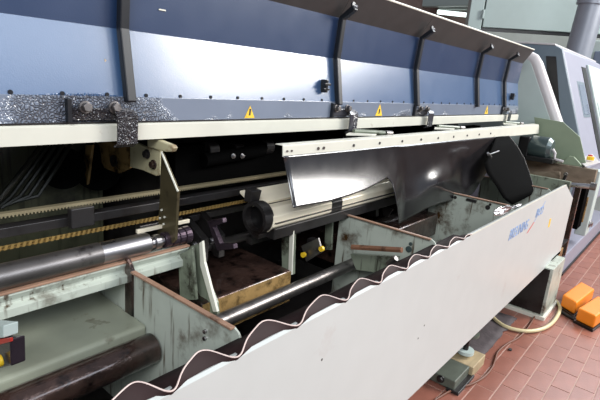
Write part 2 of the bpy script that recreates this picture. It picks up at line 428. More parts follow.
def slope_quad(x0, x1, z0, z1, o, t):
    return MB().prism([on_slope(x0, z0, o), on_slope(x1, z0, o), on_slope(x1, z1, o), on_slope(x0, z1, o)], (0, t, 0))


slope_quad(5.62, 5.98, 1.42, 1.77, .004, .01).build('window_frame', M['lathe_dark'], lathe, bevel=.004)
slope_quad(5.66, 5.94, 1.45, 1.74, .008, .008).build('window_pane', M['glass'], lathe)
slope_quad(6.02, 6.24, 1.0, 1.93, .006, .01).build('door_slot', M['black'], lathe)
slope_quad(6.3, 7.3, 1.0, 1.97, .03, .03).build('door', M['lathe_pale'], lathe, bevel=.01)
MB().tube([on_slope(6.4, 1.3, .08), on_slope(6.4, 1.6, .08)], .018, 12).build('door_handle', M['rib'], lathe)
# lower body, base
slant(5.0, 7.4, [(.98, .18), (.78, .5), (.80, .95), (2.2, .95), (2.2, .18)]).build('lower_body', M['lathe_lav'], lathe, bevel=.015)
MB().box(4.86, 7.3, .715, 2.1, .0, .2).build('base', M['lathe_lav'], lathe, bevel=.01)
MB().box(4.84, 7.3, .70, .72, .0, .025).build('base_skirt', M['black'], lathe)
MB().box(4.86, 4.99, .80, .95, .2, .97).build('corner_post', M['lathe_dark'], lathe, bevel=.01)
MB().box(4.82, 4.86, .715, .76, .2, .85).build('red_edge', M['rust'], lathe, bevel=.004)
MB().box(5.02, 5.2, .70, .78, .42, .9).build('slot_plate', M['flap'], lathe, bevel=.004)
MB().box(5.24, 5.26, .695, .74, .45, .7).build('yellow_strip', M['goldoil'], lathe, bevel=.004)
MB().box(5.32, 5.5, .66, .76, .3, .95).build('door_post', M['lathe_pale'], lathe, bevel=.01)
hexbolt('bolt', (5.4, .66, .42), (0, -1, 0), .03, .03, M['steel'], lathe)

# ------------------------------------------------------------------ bar feeder body
bf = thing('bar_feeder', 'long grey bar feeder body with pale front panel standing on the tiles', 'machine', (2.0, 1.2, 0))
YP = .66
XE = 4.2
# front panel
mb = MB(); mb.profile([(YP + .02, .385), (YP, .39), (YP, .995), (YP + .008, 1.0), (YP + .02, .996)], X0, 3.83, .004, 1)
mb.prism([(3.83, YP, .39), (XE, YP, .39), (XE, YP, .85), (3.83, YP, .998)], (0, .004, 0))
fp = mb.build('front_panel', M['panel'], bf)
MB().box(XE - .006, XE, YP, YP + .16, .40, .85).build('panel_return', M['panel'], bf, bevel=.002)
MB().box(2.0, 3.83, YP - .001, YP + .004, .9965, 1.002).build('panel_edge', M['cream'], fp)


def letters(text, x, z, size, m, parent, shear=.25, sx=1.0):
    c = bpy.data.curves.new('lettering', 'FONT'); c.body = text; c.size = size; c.extrude = .0006; c.shear = shear; c.space_character = 1.02
    t = bpy.data.objects.new('text_source', c); COL.objects.link(t); bpy.context.view_layer.update()
    me = bpy.data.meshes.new_from_object(t.evaluated_get(bpy.context.evaluated_depsgraph_get())); bpy.data.objects.remove(t); bpy.data.curves.remove(c)
    me.name = 'lettering'; me.materials.clear(); me.materials.append(m)
    o = bpy.data.objects.new('lettering', me); COL.objects.link(o)
    o.parent = parent; o.rotation_euler = (math.pi / 2, 0, 0); o.scale = (sx, 1, 1)
    o.location = Vector((x, YP - .0012, z)) - ORI[parent.name]
    return o


letters('BREUNING', 2.60, .845, .085, M['ink_blue'], fp, sx=.84)
letters('IRCO', 3.09, .885, .075, M['ink_blue'], fp, sx=.95)


def stripe(x0, z0, x1, z1, w, m, name):
    return MB().prism([(x0 - w, YP - .0008, z0), (x0 + w, YP - .0008, z0), (x1 + w, YP - .0008, z1), (x1 - w, YP - .0008, z1)], (0, -.0006, 0)).build(name, m, fp)


A = at(545.5, 201, y=YP); B = at(534, 222, y=YP); C_ = at(527, 233, y=YP); D_ = at(522, 244, y=YP)
stripe(A.x, A.z, B.x, B.z, .006, M['ink_blue'], 'blue_stripe'); stripe(B.x, B.z, C_.x, C_.z, .014, M['ink_red'], 'red_stripe')
MB().box(3.52, 3.56, YP - .0012, YP, .74, .80).build('yellow_sticker', M['label_yellow'], fp)
for x, z in ((1.62, .66), (1.66, .70), (.98, .85)):
    MB().tube([(x, YP - .0005, z), (x, YP + .001, z)], .004, 8).build('pinhole', M['lip'], fp)

# bulkheads (plates across the trough, one metre apart)
def bulkhead(x, y0, y1, ztop, zbot, cham=.05, notch=True, m=None, rim=True):
    pts = [(y0, ztop - cham), (y0 + .03, ztop - .008), (y0 + .045, ztop), (y1, ztop), (y1, zbot), (y0, zbot)]
    o = MB().prism([(x, p[0], p[1]) for p in pts], (.006, 0, 0)).build('bulkhead', m or M['sage'], bf, bevel=.001)
    if rim: MB().box(x - .012, x + .004, y0 + .045, y1 - .01, ztop - .003, ztop + .003).build('rim', M['brown_edge'], o, bevel=.001)
    return o


b1 = bulkhead(.735, .712, 1.2, .998, .5)
MB().prism([(.728, 1.19, 1.0), (.728, 1.215, 1.03), (.728, 1.23, 1.03), (.728, 1.23, .72), (.728, 1.19, .72)], (.012, 0, 0)).build('edge_bracket', M['rust'], b1, bevel=.002)
MB().box(.735, .741, 1.2, 1.5, .5, .975).build('inner_plate', M['sage'], b1)
for y, z in ((.86, .945), (.86, .925)):
    MB().tube([(.729, y, z), (.737, y, z)], .006, 10).build('screw', M['steel'], b1)
b2 = bulkhead(1.8, .70, 1.2, 1.0, .5)
for y, z, r in ((.83, .955, .008), (.835, .93, .014), (.78, .9, .008)):
    MB().tube([(1.796, y, z), (1.802, y, z)], r, 12).build('hole', M['motor'], b2)
b3 = bulkhead(2.82, .70, 1.22, .985, .5)
for y, z, r in ((.86, .945, .014), (.85, .965, .008), (1.06, .96, .01)):
    MB().tube([(2.816, y, z), (2.822, y, z)], r, 12).build('hole', M['dark'], b3)
MB().box(2.812, 2.821, .93, .99, .957, .972).build('maker_plate', M['dark'], b3)
bulkhead(3.7, .70, 1.22, .97, .5)
bulkhead(-.3, .70, 1.22, 1.0, .5)

# trough floor, rear cover, under frame
MB().profile([(YP + .02, .42), (.8, .40), (1.3, .42), (1.86, .46)], X0, 4.6, .006).build('trough_floor', M['dark'], bf)
MB().box(X0, 4.7, 1.86, 1.9, .4, 1.5).build('rear_cover', M['dark'], bf)
MB().prism([(X0, 1.335, 1.47), (X0, 1.86, 1.5), (X0, 1.86, 1.51), (X0, 1.335, 1.48)], (5.2, 0, 0)).build('top_cover', M['dark'], bf)
# inner rear bulkhead plates (sage, seen dimly at left)
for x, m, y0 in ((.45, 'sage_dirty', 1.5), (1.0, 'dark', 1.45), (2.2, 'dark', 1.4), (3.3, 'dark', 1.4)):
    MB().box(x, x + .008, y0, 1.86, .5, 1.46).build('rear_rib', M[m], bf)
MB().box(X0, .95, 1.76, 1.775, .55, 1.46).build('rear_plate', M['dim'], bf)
# channel beam on which the bar lies
ch = [(1.30, 1.018), (1.225, 1.018), (1.222, 1.010), (1.232, .992), (1.232, .985), (1.215, .978), (1.215, .955), (1.24, .945), (1.30, .945)]
ch_o = MB().prism([(X0, p[0], p[1]) for p in ch], (1.46 - .0, 0, 0)).build('channel_beam', M['sage'], bf, bevel=.0015)
MB().box(X0, .96, 1.219, 1.236, 1.016, 1.022).build('beam_edge', M['brown_edge'], ch_o, bevel=.001)
# tray box beams left and right of first bulkhead
tr = [(1.13, .852), (1.122, .846), (1.118, .72), (1.5, .72), (1.5, .862)]
MB().prism([(X0, p[0], p[1]) for p in tr], (.735 - X0 - .002, 0, 0)).build('tray_beam', M['tray'], bf, bevel=.006)
tb = MB().prism([(.94, p[0], p[1]) for p in tr], (.44, 0, 0)).build('tray_box', M['rust'], bf, bevel=.004)
MB().prism([(.941, 1.119, .848), (.941, 1.115, .722), (.941, 1.118, .722), (.941, 1.1215, .848)], (.438, 0, 0)).build('oily_face', M['goldoil'], tb)
MB().prism([(1.85, p[0], p[1]) for p in tr], (.9, 0, 0)).build('tray_box', M['rust'], bf, bevel=.004)


def upright(x, poly_px, m, t=.01, name='upright_bracket', par=None):
    return MB().prism([at(p[0], p[1], x=x) for p in poly_px], (t, 0, 0)).build(name, m, par or bf, bevel=.0015)


# uprights (light-edged flat plates across the machine)
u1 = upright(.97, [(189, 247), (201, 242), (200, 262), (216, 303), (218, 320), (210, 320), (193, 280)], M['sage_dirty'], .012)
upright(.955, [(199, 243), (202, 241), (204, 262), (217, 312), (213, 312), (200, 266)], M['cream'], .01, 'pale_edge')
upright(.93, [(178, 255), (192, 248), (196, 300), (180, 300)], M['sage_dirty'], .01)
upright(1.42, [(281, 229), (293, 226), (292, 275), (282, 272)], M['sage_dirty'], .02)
upright(1.41, [(289.5, 228), (293.5, 226.5), (291.5, 275), (288, 274)], M['cream'], .008, 'pale_edge')
MB().tube([at(293, 229, x=1.43), at(316, 222, x=1.7)], .006, 10).build('tie_rod', M['steel'], bf)
MB().tube([at(316, 222, x=1.7), at(320, 220, x=1.72)], .02, 14).build('rod_knob', M['steel'], bf, smooth=True)
upright(1.76, [(326, 212), (333, 209), (331, 250), (324, 250)], M['sage_dirty'], .012)
MB().tube([at(335.5, 208, x=1.78), at(335.5, 217, x=1.78)], .005, 8).build('pin', M['steel'], bf)
upright(2.3, [(367, 196), (376, 193), (376, 217), (366, 215)], M['dark'], .03, 'clamp')
upright(2.28, [(382, 206), (393, 209), (388, 217), (383, 216)], M['dark'], .008, 'clamp')
# flat black discs added to stand for dark round holes; rear bars
MB().tube([at(63, 168, y=1.70), at(63, 168, y=1.72)], .075, 28).build('hole_disc', M['flap'], bf)
MB().tube([at(98, 168, y=1.70), at(98, 168, y=1.72)], .085, 28).build('hole_disc', M['flap'], bf)
upright(.86, [(85, 145), (92, 145), (87, 185), (83, 186)], M['goldoil'], .01, 'rust_strap')
MB().box(X0, 3.2, 1.36, 1.40, 1.112, 1.14).build('guide_rail', M['dark'], bf, bevel=.002)
p = at(80, 216, y=1.355)
MB().box(p.x - .035, p.x + .035, 1.335, 1.36, p.z - .03, p.z + .03).build('rail_block', M['dark'], bf, bevel=.003)
MB().box(1.1, 4.3, 1.5, 1.56, 1.12, 1.3).build('inner_beam', M['flap'], bf, bevel=.003)
MB().tube([at(203, 160, y=1.48), at(262, 150, y=1.48)], .03, 16).build('inner_shaft', M['flap'], bf, smooth=True)
for px in (233, 242):
    hexbolt('bolt', at(px, 156, y=1.45), (0, -1, 0), .008, .01, M['steel'], bf)
# cross bar with clamp near second bulkhead
MB().tube([at(352, 247, x=1.62), at(402, 250, x=1.62)], .012, 6).build('cross_bar', M['copper'], bf, bevel=.001)
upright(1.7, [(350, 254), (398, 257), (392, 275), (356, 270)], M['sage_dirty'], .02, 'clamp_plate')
MB().tube([at(388, 264, x=1.6), at(396, 258, x=1.6)], .012, 14).build('grease_nipple', M['steel2'], bf, smooth=True)
MB().box(1.62, 1.66, 1.2, 1.24, .82, .9).build('clamp', M['dark'], bf, bevel=.003)
upright(1.5, [(301, 246), (318, 238), (322, 252), (306, 262)], M['steel2'], .01, 'sensor_plate')
for px, py in ((304.5, 254.5), (322.5, 248.5)):
    c = at(px, py, x=1.49); MB().tube([c, c + Vector((-.012, 0, 0))], .011, 14).build('knob', M['yellow'], bf, smooth=True)
MB().box(.9, 3.2, 1.42, 1.45, 1.02, 1.045).build('rear_bar', M['steel2'], bf, bevel=.003)
MB().tube([(1.0, 1.36, .93), (3.2, 1.36, .93)], .018, 16).build('rear_shaft', M['steel2'], bf, smooth=True)
for x in (1.08, 1.16, 1.62):
    MB().prism([(x, 1.3, .99), (x, 1.42, 1.05), (x, 1.44, 1.02), (x, 1.33, .90), (x, 1.3, .90)], (.03, 0, 0)).build('carriage_arm', M['dark'], bf, bevel=.003)
    hexbolt('bolt', (x, 1.34, .96), (-1, 0, 0), .011, .012, M['steel'], bf)
for px, py in ((205, 150), (232, 152), (262, 147)):
    c = at(px, py, y=1.5); MB().tube([c, c + Vector((.05, 0, 0))], .035, 18).build('collar', M['dark'], bf, bevel=.003)
# legs / machine stand at the right end
st = MB().box(3.72, 4.1, .60, 1.15, .03, .40).build('stand', M['sage'], bf, bevel=.004)
MB().box(3.715, 3.72, .62, 1.13, .04, .39).build('side_plate', M['dark'], st)
MB().box(3.70, 4.12, .585, 1.17, 0, .03).build('foot_plate', M['cream'], st, bevel=.003)
MB().box(3.9, 4.3, .66, 1.2, .34, .42).build('under_beam', M['goldoil'], bf, bevel=.004)
for x in (.4, 2.5):
    MB().box(x, x + .2, 1.5, 1.7, 0, .42).build('leg', M['dark'], bf, bevel=.004)
MB().box(X0, 3.9, .75, .82, .34, .41).build('under_beam', M['dark'], bf, bevel=.004)
# far cross beam + end plate
MB().box(4.60, 4.68, .60, 1.32, .89, 1.045).build('end_beam', M['beam'], bf, bevel=.004)
ep = MB().prism([at(p[0], p[1], x=4.74) for p in ((534, 117), (563, 122), (580, 137), (586, 163), (540, 164))], (.012, 0, 0)).build('end_plate', M['sage_plate'], bf, bevel=.003)
MB().prism([at(p[0], p[1], x=4.66) for p in ((562, 163), (569, 156), (574, 157), (584, 168), (563, 166))], (.03, 0, 0)).build('gusset', M['sage_plate'], bf, bevel=.003)
MB().prism([at(p[0], p[1], z=1.06) for p in ((571, 156), (590, 152), (600, 163), (585, 167))], (0, 0, .008)).build('ledge', M['lathe_white'], bf, bevel=.002)
c = at(590, 160, z=1.08); MB().tube([c, c + Vector((0, 0, .03))], .03, 16).build('yellow_knob', M['yellow'], bf, smooth=True)
c = at(590, 157, z=1.1); MB().tube([c, c + Vector((0, 0, .02))], .018, 16).build('red_knob', M['red'], bf, smooth=True)
MB().box(4.2, 4.24, .70, 1.3, .55, .97).build('end_wall', M['sage_dirty'], bf, bevel=.003)
MB().prism([at(p[0], p[1], x=4.45) for p in ((505, 172), (560, 172), (560, 186), (505, 186))], (.02, 0, 0)).build('end_beam', M['beam'], bf, bevel=.003)

# handle rod at the far end
p0 = at(556, 183.5, x=4.35); p1 = at(596, 187, x=4.35)
hr = thing('clamp_rod', 'round steel rod with black toggle lever at the far panel end', 'rod', p0)
MB().tube([p0, p1], .02, 16).build('rod', M['steel'], hr, smooth=True)
MB().tube([at(520, 182, x=4.36), p0], .005, 8).build('thin_rod', M['steel'], hr)
MB().tube([at(562, 184, x=4.32), at(566, 175, x=4.32)], .013, 12).build('lever', M['black'], hr)
MB().ring(at(565.5, 174.5, x=4.31), (1, 0, 0), .006, .016, .015, 16).build('ring', M['steel2'], hr)
MB().ring(at(596, 187, x=4.34), (0, 1, 0), .0, .03, .04, 16).build('collar', M['steel2'], hr, smooth=True)

# motor on the far end
mo = thing('electric_motor', 'small dark teal cylindrical motor with pipe beside sage end plate', 'motor', at(540, 162, x=4.5))
c = at(545, 148, x=4.52)
MB().tube([c + Vector((0, .12, 0)), c + Vector((0, .1, .0)), c + Vector((0, -.03, 0)), c + Vector((0, -.06, 0))], .07, 28, radii=[.08, .095, .095, .07]).build('motor_body', M['motor'], mo, smooth=True)
MB().box(c.x - .08, c.x + .08, c.y + .11, c.y + .2, c.z - .1, c.z + .08).build('junction_box', M['black'], mo, bevel=.01)
MB().tube([c + Vector((0, -.06, 0)), c + Vector((-.0, -.085, -.03)), c + Vector((0, -.09, -.08)), c + Vector((0, -.16, -.09))], .012, 12).build('pipe', M['lathe_white'], mo, smooth=True)
MB().box(c.x - .1, c.x + .1, c.y - .1, c.y + .12, c.z - .115, c.z - .075).build('motor_foot', M['black'], mo, bevel=.004)

# ------------------------------------------------------------------ hood
hood = thing('hood', 'raised blue sheet-metal hood with black ribs above the bar feeder', 'machine hood', (2.0, 1.34, 1.36))
ribs_x = [-.25, .785, 1.83, 2.605, 3.56, 4.17]
ends = [X0] + [ribs_x[1], ribs_x[2], ribs_x[3], ribs_x[4], ribs_x[5]] + [4.6]
P_low = [(1.312, 1.491), (1.35, 1.681)]
P_up = [(1.35, 1.681), (1.34, 1.855)]
P_lip = [(1.34, 1.855), (1.268, 1.972)]
for i in range(len(ends) - 1):
    x0, x1 = ends[i] + .001, ends[i + 1] - .001
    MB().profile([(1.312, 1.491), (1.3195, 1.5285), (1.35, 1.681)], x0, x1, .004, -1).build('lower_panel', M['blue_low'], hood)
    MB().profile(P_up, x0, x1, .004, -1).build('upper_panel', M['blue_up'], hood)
    MB().profile(P_lip, x0, x1, .004, -1).build('lip_panel', M['lip'], hood)
MB().box(X0, 4.6, 1.346, 1.35, 1.678, 1.684).build('fold_edge', M['blue_low'], hood)
MB().tube([(X0, 1.268, 1.972), (4.6, 1.268, 1.972)], .006, 8).build('lip_edge', M['cream'], hood)
MB().prism([(X0, 1.27, 1.976), (X0, 1.62, 1.985), (X0, 1.62, 1.98), (X0, 1.27, 1.97)], (4.6 - X0, 0, 0)).build('outer_skin', M['lip'], hood)
MB().box(X0, 4.6, 1.304, 1.309, 1.418, 1.491).build('flange', M['blue_fl'], hood)
MB().box(X0, 4.6, 1.306, 1.314, 1.489, 1.494).build('flange_edge', M['blue_fl'], hood, bevel=.001)  # light blue-grey edge, an oil highlight put into its colour
MB().profile([(1.306, 1.366), (1.296, 1.368), (1.294, 1.414), (1.306, 1.42)], X0, 4.62, .004, 1).build('rail', M['cream'], hood, bevel=.001)
MB().box(X0, 4.6, 1.3, 1.335, 1.42, 1.424).build('rail_ledge', M['dark'], hood)
rpath = [(1.300, 1.478), (1.338, 1.681), (1.327, 1.856), (1.262, 1.905)]
for x in ribs_x:
    r = MB().profile(rpath, x - .015, x + .015, .024, -1).build('rib', M['rib'], hood, bevel=.004)
    MB().tube([(x, 1.262, 1.905), (x, 1.27, 1.903)], .014, 14).build('rib_end', M['rib'], r, smooth=True)
    hexbolt('bolt', (x + .012, 1.268, 1.9), (.6, -.8, 0), .009, .012, M['steel'], r)
# joint line beside first rib
for x in (.80, 2.35):
    if x < 1: MB().profile([(1.305, 1.495), (1.343, 1.681), (1.332, 1.85)], x, x + .003, .012, -1).build('joint_strip', M['blue_fl'], hood)
    else: MB().profile([(1.336, 1.86), (1.268, 1.965)], x, x + .012, .003, 1).build('joint_strip', M['rust'], hood)
# screws along the fold above the flange
x = -.4; pr = None
while x < 4.55:
    if pr is None:
        pr = MB().tube([(0, 0, 0), (0, -.006, 0)], .006, 10).build('screw', M['rib'], hood)
        pr.location = Vector((x, 1.313, 1.499)) - ORI[hood.name]
        s0 = pr
    else:
        s0 = dup(pr, hood, (x, 1.313, 1.499))
    x += .125
# re-centre the prototype's mesh on its origin
off = ORI[hood.name]
for v in pr.data.vertices: v.co += off


# hinge clips: plate with two bolts and a block that grips the rail
def clip(x, w=.16):
    c = MB().box(x - w, x, 1.292, 1.304, 1.43, 1.462).build('hinge_clip', M['black_bead'], hood, bevel=.003)
    MB().box(x - w - .012, x - w, 1.288, 1.304, 1.425, 1.487).build('clip_flange', M['rib'], c, bevel=.001)
    for dx in (-.115, -.03):
        hexbolt('bolt', (x + dx, 1.292, 1.465), (0, -1, .1), .013, .022, M['steel2'], c)
    MB().profile([(1.30, 1.455), (1.275, 1.45), (1.268, 1.44), (1.27, 1.365), (1.29, 1.355)], x - .035, x + .03, .006, 1).build('clip_hook', M['black_bead'], c, bevel=.002)
    return c


clip(.785 - .02, .15); clip(1.93, .13); clip(2.76, .16); clip(4.27, .12)
# latch handles
for px, py in ((321, 85), (510, 96)):
    p = at(px, py, y=1.325)
    l = MB().box(p.x - .008, p.x + .008, 1.29, 1.322, p.z - .03, p.z + .025).build('latch', M['black'], hood, bevel=.003)
    MB().box(p.x - .022, p.x + .022, 1.285, 1.30, p.z + .0, p.z + .01).build('latch_lever', M['black'], l, bevel=.002)
    MB().box(p.x - .02, p.x + .02, 1.29, 1.30, p.z - .02, p.z - .012).build('latch_lever', M['black'], l, bevel=.002)
# warning triangles and bits on the flange
for px, s in ((250, .026), (379.5, .034), (487, .036)):
    p = at(px, 109, y=1.303)
    w = MB().prism([(p.x - s, 1.3035, 1.427), (p.x + s, 1.3035, 1.427), (p.x, 1.3035, 1.427 + s * 1.75)], (0, -.001, 0)).build('warning_label', M['label_yellow'], hood)
    MB().prism([(p.x - s * .18, 1.3022, 1.437), (p.x + s * .1, 1.3022, 1.437), (p.x + s * .22, 1.3022, 1.46), (p.x - s * .1, 1.3022, 1.462)], (0, -.0006, 0)).build('label_mark', M['ink_black'] if px > 300 else M['lip'], w)
p = at(162, 10, y=1.342); MB().box(p.x - .012, p.x + .012, 1.339, 1.343, p.z - .002, p.z + .002).build('size_mark', M['cream'], hood)
p = at(105, 66, y=1.333)
MB().prism([(p.x - .004, p.y - .004, p.z + .02), (p.x + .007, p.y - .004, p.z + .012), (p.x + .006, p.y - .010, p.z - .03), (p.x - .002, p.y - .008, p.z - .02)], (0, -.001, 0)).build('chipped_patch', M['wood'], hood)

# ------------------------------------------------------------------ lifting arm (bracket with pusher plate)
la = thing('lifting_arm', 'rust-stained pale green bracket carrying a long dark steel pusher plate', 'machine arm', at(165, 240, x=.9))
MB().prism([at(p[0], p[1], x=.9) for p in ((130, 139), (147, 148), (148, 146), (160, 151), (160, 175), (156, 176), (142, 170), (130, 167))], (.012, 0, 0)).build('bracket', M['bracket'], la, bevel=.002)
MB().prism([at(p[0], p[1], x=.89) for p in ((147, 139), (153, 138), (171, 145), (173, 148), (171, 152), (165, 152), (147, 147))], (.02, 0, 0)).build('bracket_finger', M['bracket'], la, bevel=.004)
MB().prism([at(p[0], p[1], x=.915) for p in ((85, 143), (130, 139), (130, 168), (118, 174), (104, 168), (96, 150))], (.012, 0, 0)).build('back_bracket', M['goldoil'], la, bevel=.002)
MB().ring(at(113, 161, x=.912), (1, 0, 0), .004, .022, .003, 20).build('bore', M['dark'], la)
hexbolt('bolt', at(147.5, 154, x=.9), (-1, 0, 0), .012, .014, M['dark'], la)
hexbolt('bolt', at(154, 164.5, x=.9), (-1, 0, 0), .012, .014, M['rust'], la)
pp = MB().prism([at(p[0], p[1], x=.89) for p in ((161, 152), (177.5, 191), (175, 240), (172, 243), (157, 243), (160, 190))], (.01, 0, 0)).build('pusher_plate', M['olive_steel'], la, bevel=.001)
MB().tube([at(161.5, 152, x=.885), at(178, 191.5, x=.885)], .0035, 6).build('ground_edge', M['cream'], pp)
for px, py in ((162, 210), (160.5, 218), (165, 217), (159.5, 225.5), (164, 224)):
    c = at(px, py, x=.888); MB().tube([c, c + Vector((-.004, 0, 0))], .0035, 8).build('rivet', M['cream'], pp)

# ------------------------------------------------------------------ toothed racks
def rack(y, z, h, pitch, x1, m, label, slope):
    mb = MB(); mb.box(X0, x1, y, y + .02, z, z + (h * .3 if slope else h))
    x = X0; n = 0
    while x < x1 - pitch:
        if slope:
            mb.prism([(x, y - .004, z), (x + pitch * .5, y - .004, z), (x + pitch * .5 + .004, y - .004, z + h * .8), (x + .004, y - .004, z + h * .8)], (0, .004, 0))
        else:
            mb.prism([(x, y, z), (x + pitch * .6, y, z), (x + pitch * .45, y, z - .005), (x + pitch * .15, y, z - .005)], (0, .012, 0))
        x += pitch
    return solo(mb, 'toothed_rack', m, label, 'rack')


rack(1.36, 1.172, .008, .0095, 2.9, M['rack'], 'upper thin steel rack with small teeth along its underside', False)
rack(1.34, 1.087, .016, .015, 2.2, M['rack_gold'], 'lower brass-coloured rack with coarse slanted teeth above the shiny bar', True)

# ------------------------------------------------------------------ bars
def bar(path, r, m, name, label, cat, radii=None, seg=40):
    mb = MB(); mb.tube(path, r, seg, radii=radii); return solo(mb, name, m, label, cat, smooth=True)


sb = thing('steel_bar', 'thick shiny ground steel bar lying on the channel at left', 'steel bar', (.2, 1.25, 1.01))
MB().tube([(X0, 1.25, 1.053), (.66, 1.25, 1.053)], .0335, 40).build('shaft', M['steel2'], sb, smooth=True)
MB().tube([(.66, 1.25, 1.053), (.815, 1.25, 1.053), (.82, 1.25, 1.053)], .0335, 40, radii=[.0325, .0325, .028]).build('shaft_end', M['steel'], sb, smooth=True)
co = thing('bar_gripper', 'oily violet segmented gripper just beyond the shiny bar end', 'gripper', (.9, 1.25, 1.02))
for k, (x0, x1, r, m) in enumerate(((.822, .84, .018, 'steel'), (.84, .86, .024, 'steel'), (.862, .875, .016, 'steel'), (.876, .9, .026, 'violet_metal'), (.902, .925, .028, 'violet_metal'), (.927, .95, .028, 'violet_metal'), (.952, .975, .03, 'violet_metal'))):
    MB().tube([(x0, 1.25, 1.048), (x1, 1.25, 1.048)], r, 20).build('segment', M[m], co, bevel=.002)
solo(MB().box(.80, 1.0, 1.275, 1.285, 1.078, 1.09), 'guide_strip', M['alu'], 'short pale metal strip behind the violet gripper', 'metal strip', bevel=.001)
bar([(X0, 1.08, .80), (.725, 1.08, .80)], .044, M['rust'], 'rusty_rod', 'thick dark oily rod under the tray at bottom left', 'rod')
bar([(.95, 1.068, .80), (1.775, 1.068, .80)], .026, M['steel2'], 'oily_rod', 'worn wet steel rod in front of the oil-stained box in the trough middle', 'rod')
solo(MB().tube([(1.35, .98, .77), (1.7, .98, .775)], .006, 10), 'thin_rod', M['steel2'], 'thin dull rod in the trough beside the wet steel rod', 'rod', smooth=True)

# octagonal guide tube
gt = thing('guide_tube', 'bright faceted metal guide tube running under the black plastic sheet', 'tube', (2.2, 1.2, 1.0))
def octo(x0, x1, r, yc, zc, m, name, par):
    mb = MB(); P = []
    for k in range(8):
        a = math.radians(22.5 + 45 * k); P.append((x0, yc + r * math.cos(a), zc + r * math.sin(a)))
    return mb.prism(P, (x1 - x0, 0, 0)).build(name, m, par, bevel=.003)


MB().box(1.3, 3.3, 1.15, 1.26, .985, 1.03).build('lower_shade_box', M['dark'], gt, bevel=.004)  # added dark box, gives the tube's shaded lower half by colour
octo(1.29, 3.3, .052, 1.20, 1.058, M['alu'], 'tube_profile', gt)
MB().prism([(1.27, 1.245, 1.108), (1.27, 1.32, 1.146), (1.27, 1.32, 1.136), (1.27, 1.245, 1.098)], (1.6, 0, 0)).build('side_wing', M['alu'], gt, bevel=.002)
MB().box(1.3, 3.3, 1.145, 1.155, 1.05, 1.054).build('groove', M['dark'], gt)
cr = MB().ring((1.25, 1.215, 1.065), (1, 0, 0), .048, .062, .045, 32).build('end_collar', M['dark'], gt, smooth=True)
MB().tube([(1.28, 1.215, 1.065), (1.282, 1.215, 1.065)], .05, 32).build('end_hole', M['black'], gt)
MB().prism([(1.245, 1.235, 1.12), (1.245, 1.27, 1.12), (1.245, 1.265, 1.17), (1.245, 1.225, 1.165)], (.05, 0, 0)).build('collar_lug', M['dark'], gt, bevel=.003)
MB().prism([(1.245, 1.185, .99), (1.245, 1.22, .99), (1.245, 1.215, 1.01), (1.245, 1.18, 1.01)], (.05, 0, 0)).build('collar_lug', M['dark'], gt, bevel=.003)
octo(1.66, 1.74, .0535, 1.2, 1.058, M['dark'], 'clamp_band', gt)
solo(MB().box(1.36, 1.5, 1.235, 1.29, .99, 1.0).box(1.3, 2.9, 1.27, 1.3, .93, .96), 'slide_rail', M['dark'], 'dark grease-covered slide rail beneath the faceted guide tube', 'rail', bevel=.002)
# bent violet strap left of collar
sp = [at(207, 220, x=1.1), at(216, 220, x=1.1), at(214, 247, x=1.1)]
mb = MB()
P = [(207, 221), (222, 218), (223, 223), (213, 227), (220, 244), (233, 244), (234, 249), (217, 251)]
mb.prism([at(p[0], p[1], x=1.1) for p in P], (.02, 0, 0))
solo(mb, 'bent_strap', M['violet_metal'], 'bent dark violet strap left of the black tube opening', 'strap', bevel=.002)
for k, (px, py, x) in enumerate(((190, 246, 1.08), (212, 273, 1.15), (210, 279, 1.15))):
    pass
solo(MB().prism([at(p[0], p[1], x=1.08) for p in ((180, 232), (187, 228), (189, 240), (182, 244))], (.02, 0, 0)), 'grip_jaw', M['violet_metal'], 'small oily jaw plate between gripper and bent strap', 'jaw', bevel=.003)

# hydraulic hoses at the left rear
for k in range(5):
    o = 9 * k
    a0 = at(-12 + o * .7, 214 - k * 3, y=1.66); a1 = at(2 + o, 196, y=1.66); a2 = at(24 + o * .9, 168, y=1.66); a3 = at(42 + o * .8, 144, y=1.7); a4 = at(52 + o * .8, 126, y=1.72)
    mb = MB(); mb.tube([a0, a1, a2, a3, a4], .0075, 8)
    o_ = solo(mb, 'hydraulic_hose', M['dhose'], ('leftmost', 'second from left', 'middle', 'fourth from left', 'rightmost')[k] + ' of the five thin hydraulic hoses slanting up at the left rear', 'hose', 'hydraulic hoses at the left rear', smooth=True)
solo(MB().box(.4, .56, 1.63, 1.65, 1.285, 1.293), 'hose_clamp', M['dark'], 'dark bar clamping the slanting hydraulic hoses', 'clamp', bevel=.001)

# sensor box with yellow knob at the left edge
sbx = thing('sensor_box', 'small grey and red sensor block with yellow knob at left edge', 'sensor', at(0, 375, x=.3))
MB().prism([at(p[0], p[1], x=.335) for p in ((-14, 338), (10, 340), (11, 366), (-14, 372))], (.03, 0, 0)).build('block', M['violet_metal'], sbx, bevel=.003)
MB().prism([at(p[0], p[1], x=.332) for p in ((-14, 341), (10, 338), (10, 342), (-14, 348))], (.006, 0, 0)).build('red_strip', M['red'], sbx, bevel=.001)
MB().prism([at(p[0], p[1], x=.33) for p in ((-14, 324), (3, 326), (3, 338), (-14, 340))], (.03, 0, 0)).build('pale_block', M['lathe_pale'], sbx, bevel=.002)
c = at(2, 360, x=.33); MB().tube([c, c + Vector((-.015, 0, 0))], .013, 16).build('yellow_knob', M['yellow'], sbx, bevel=.002)

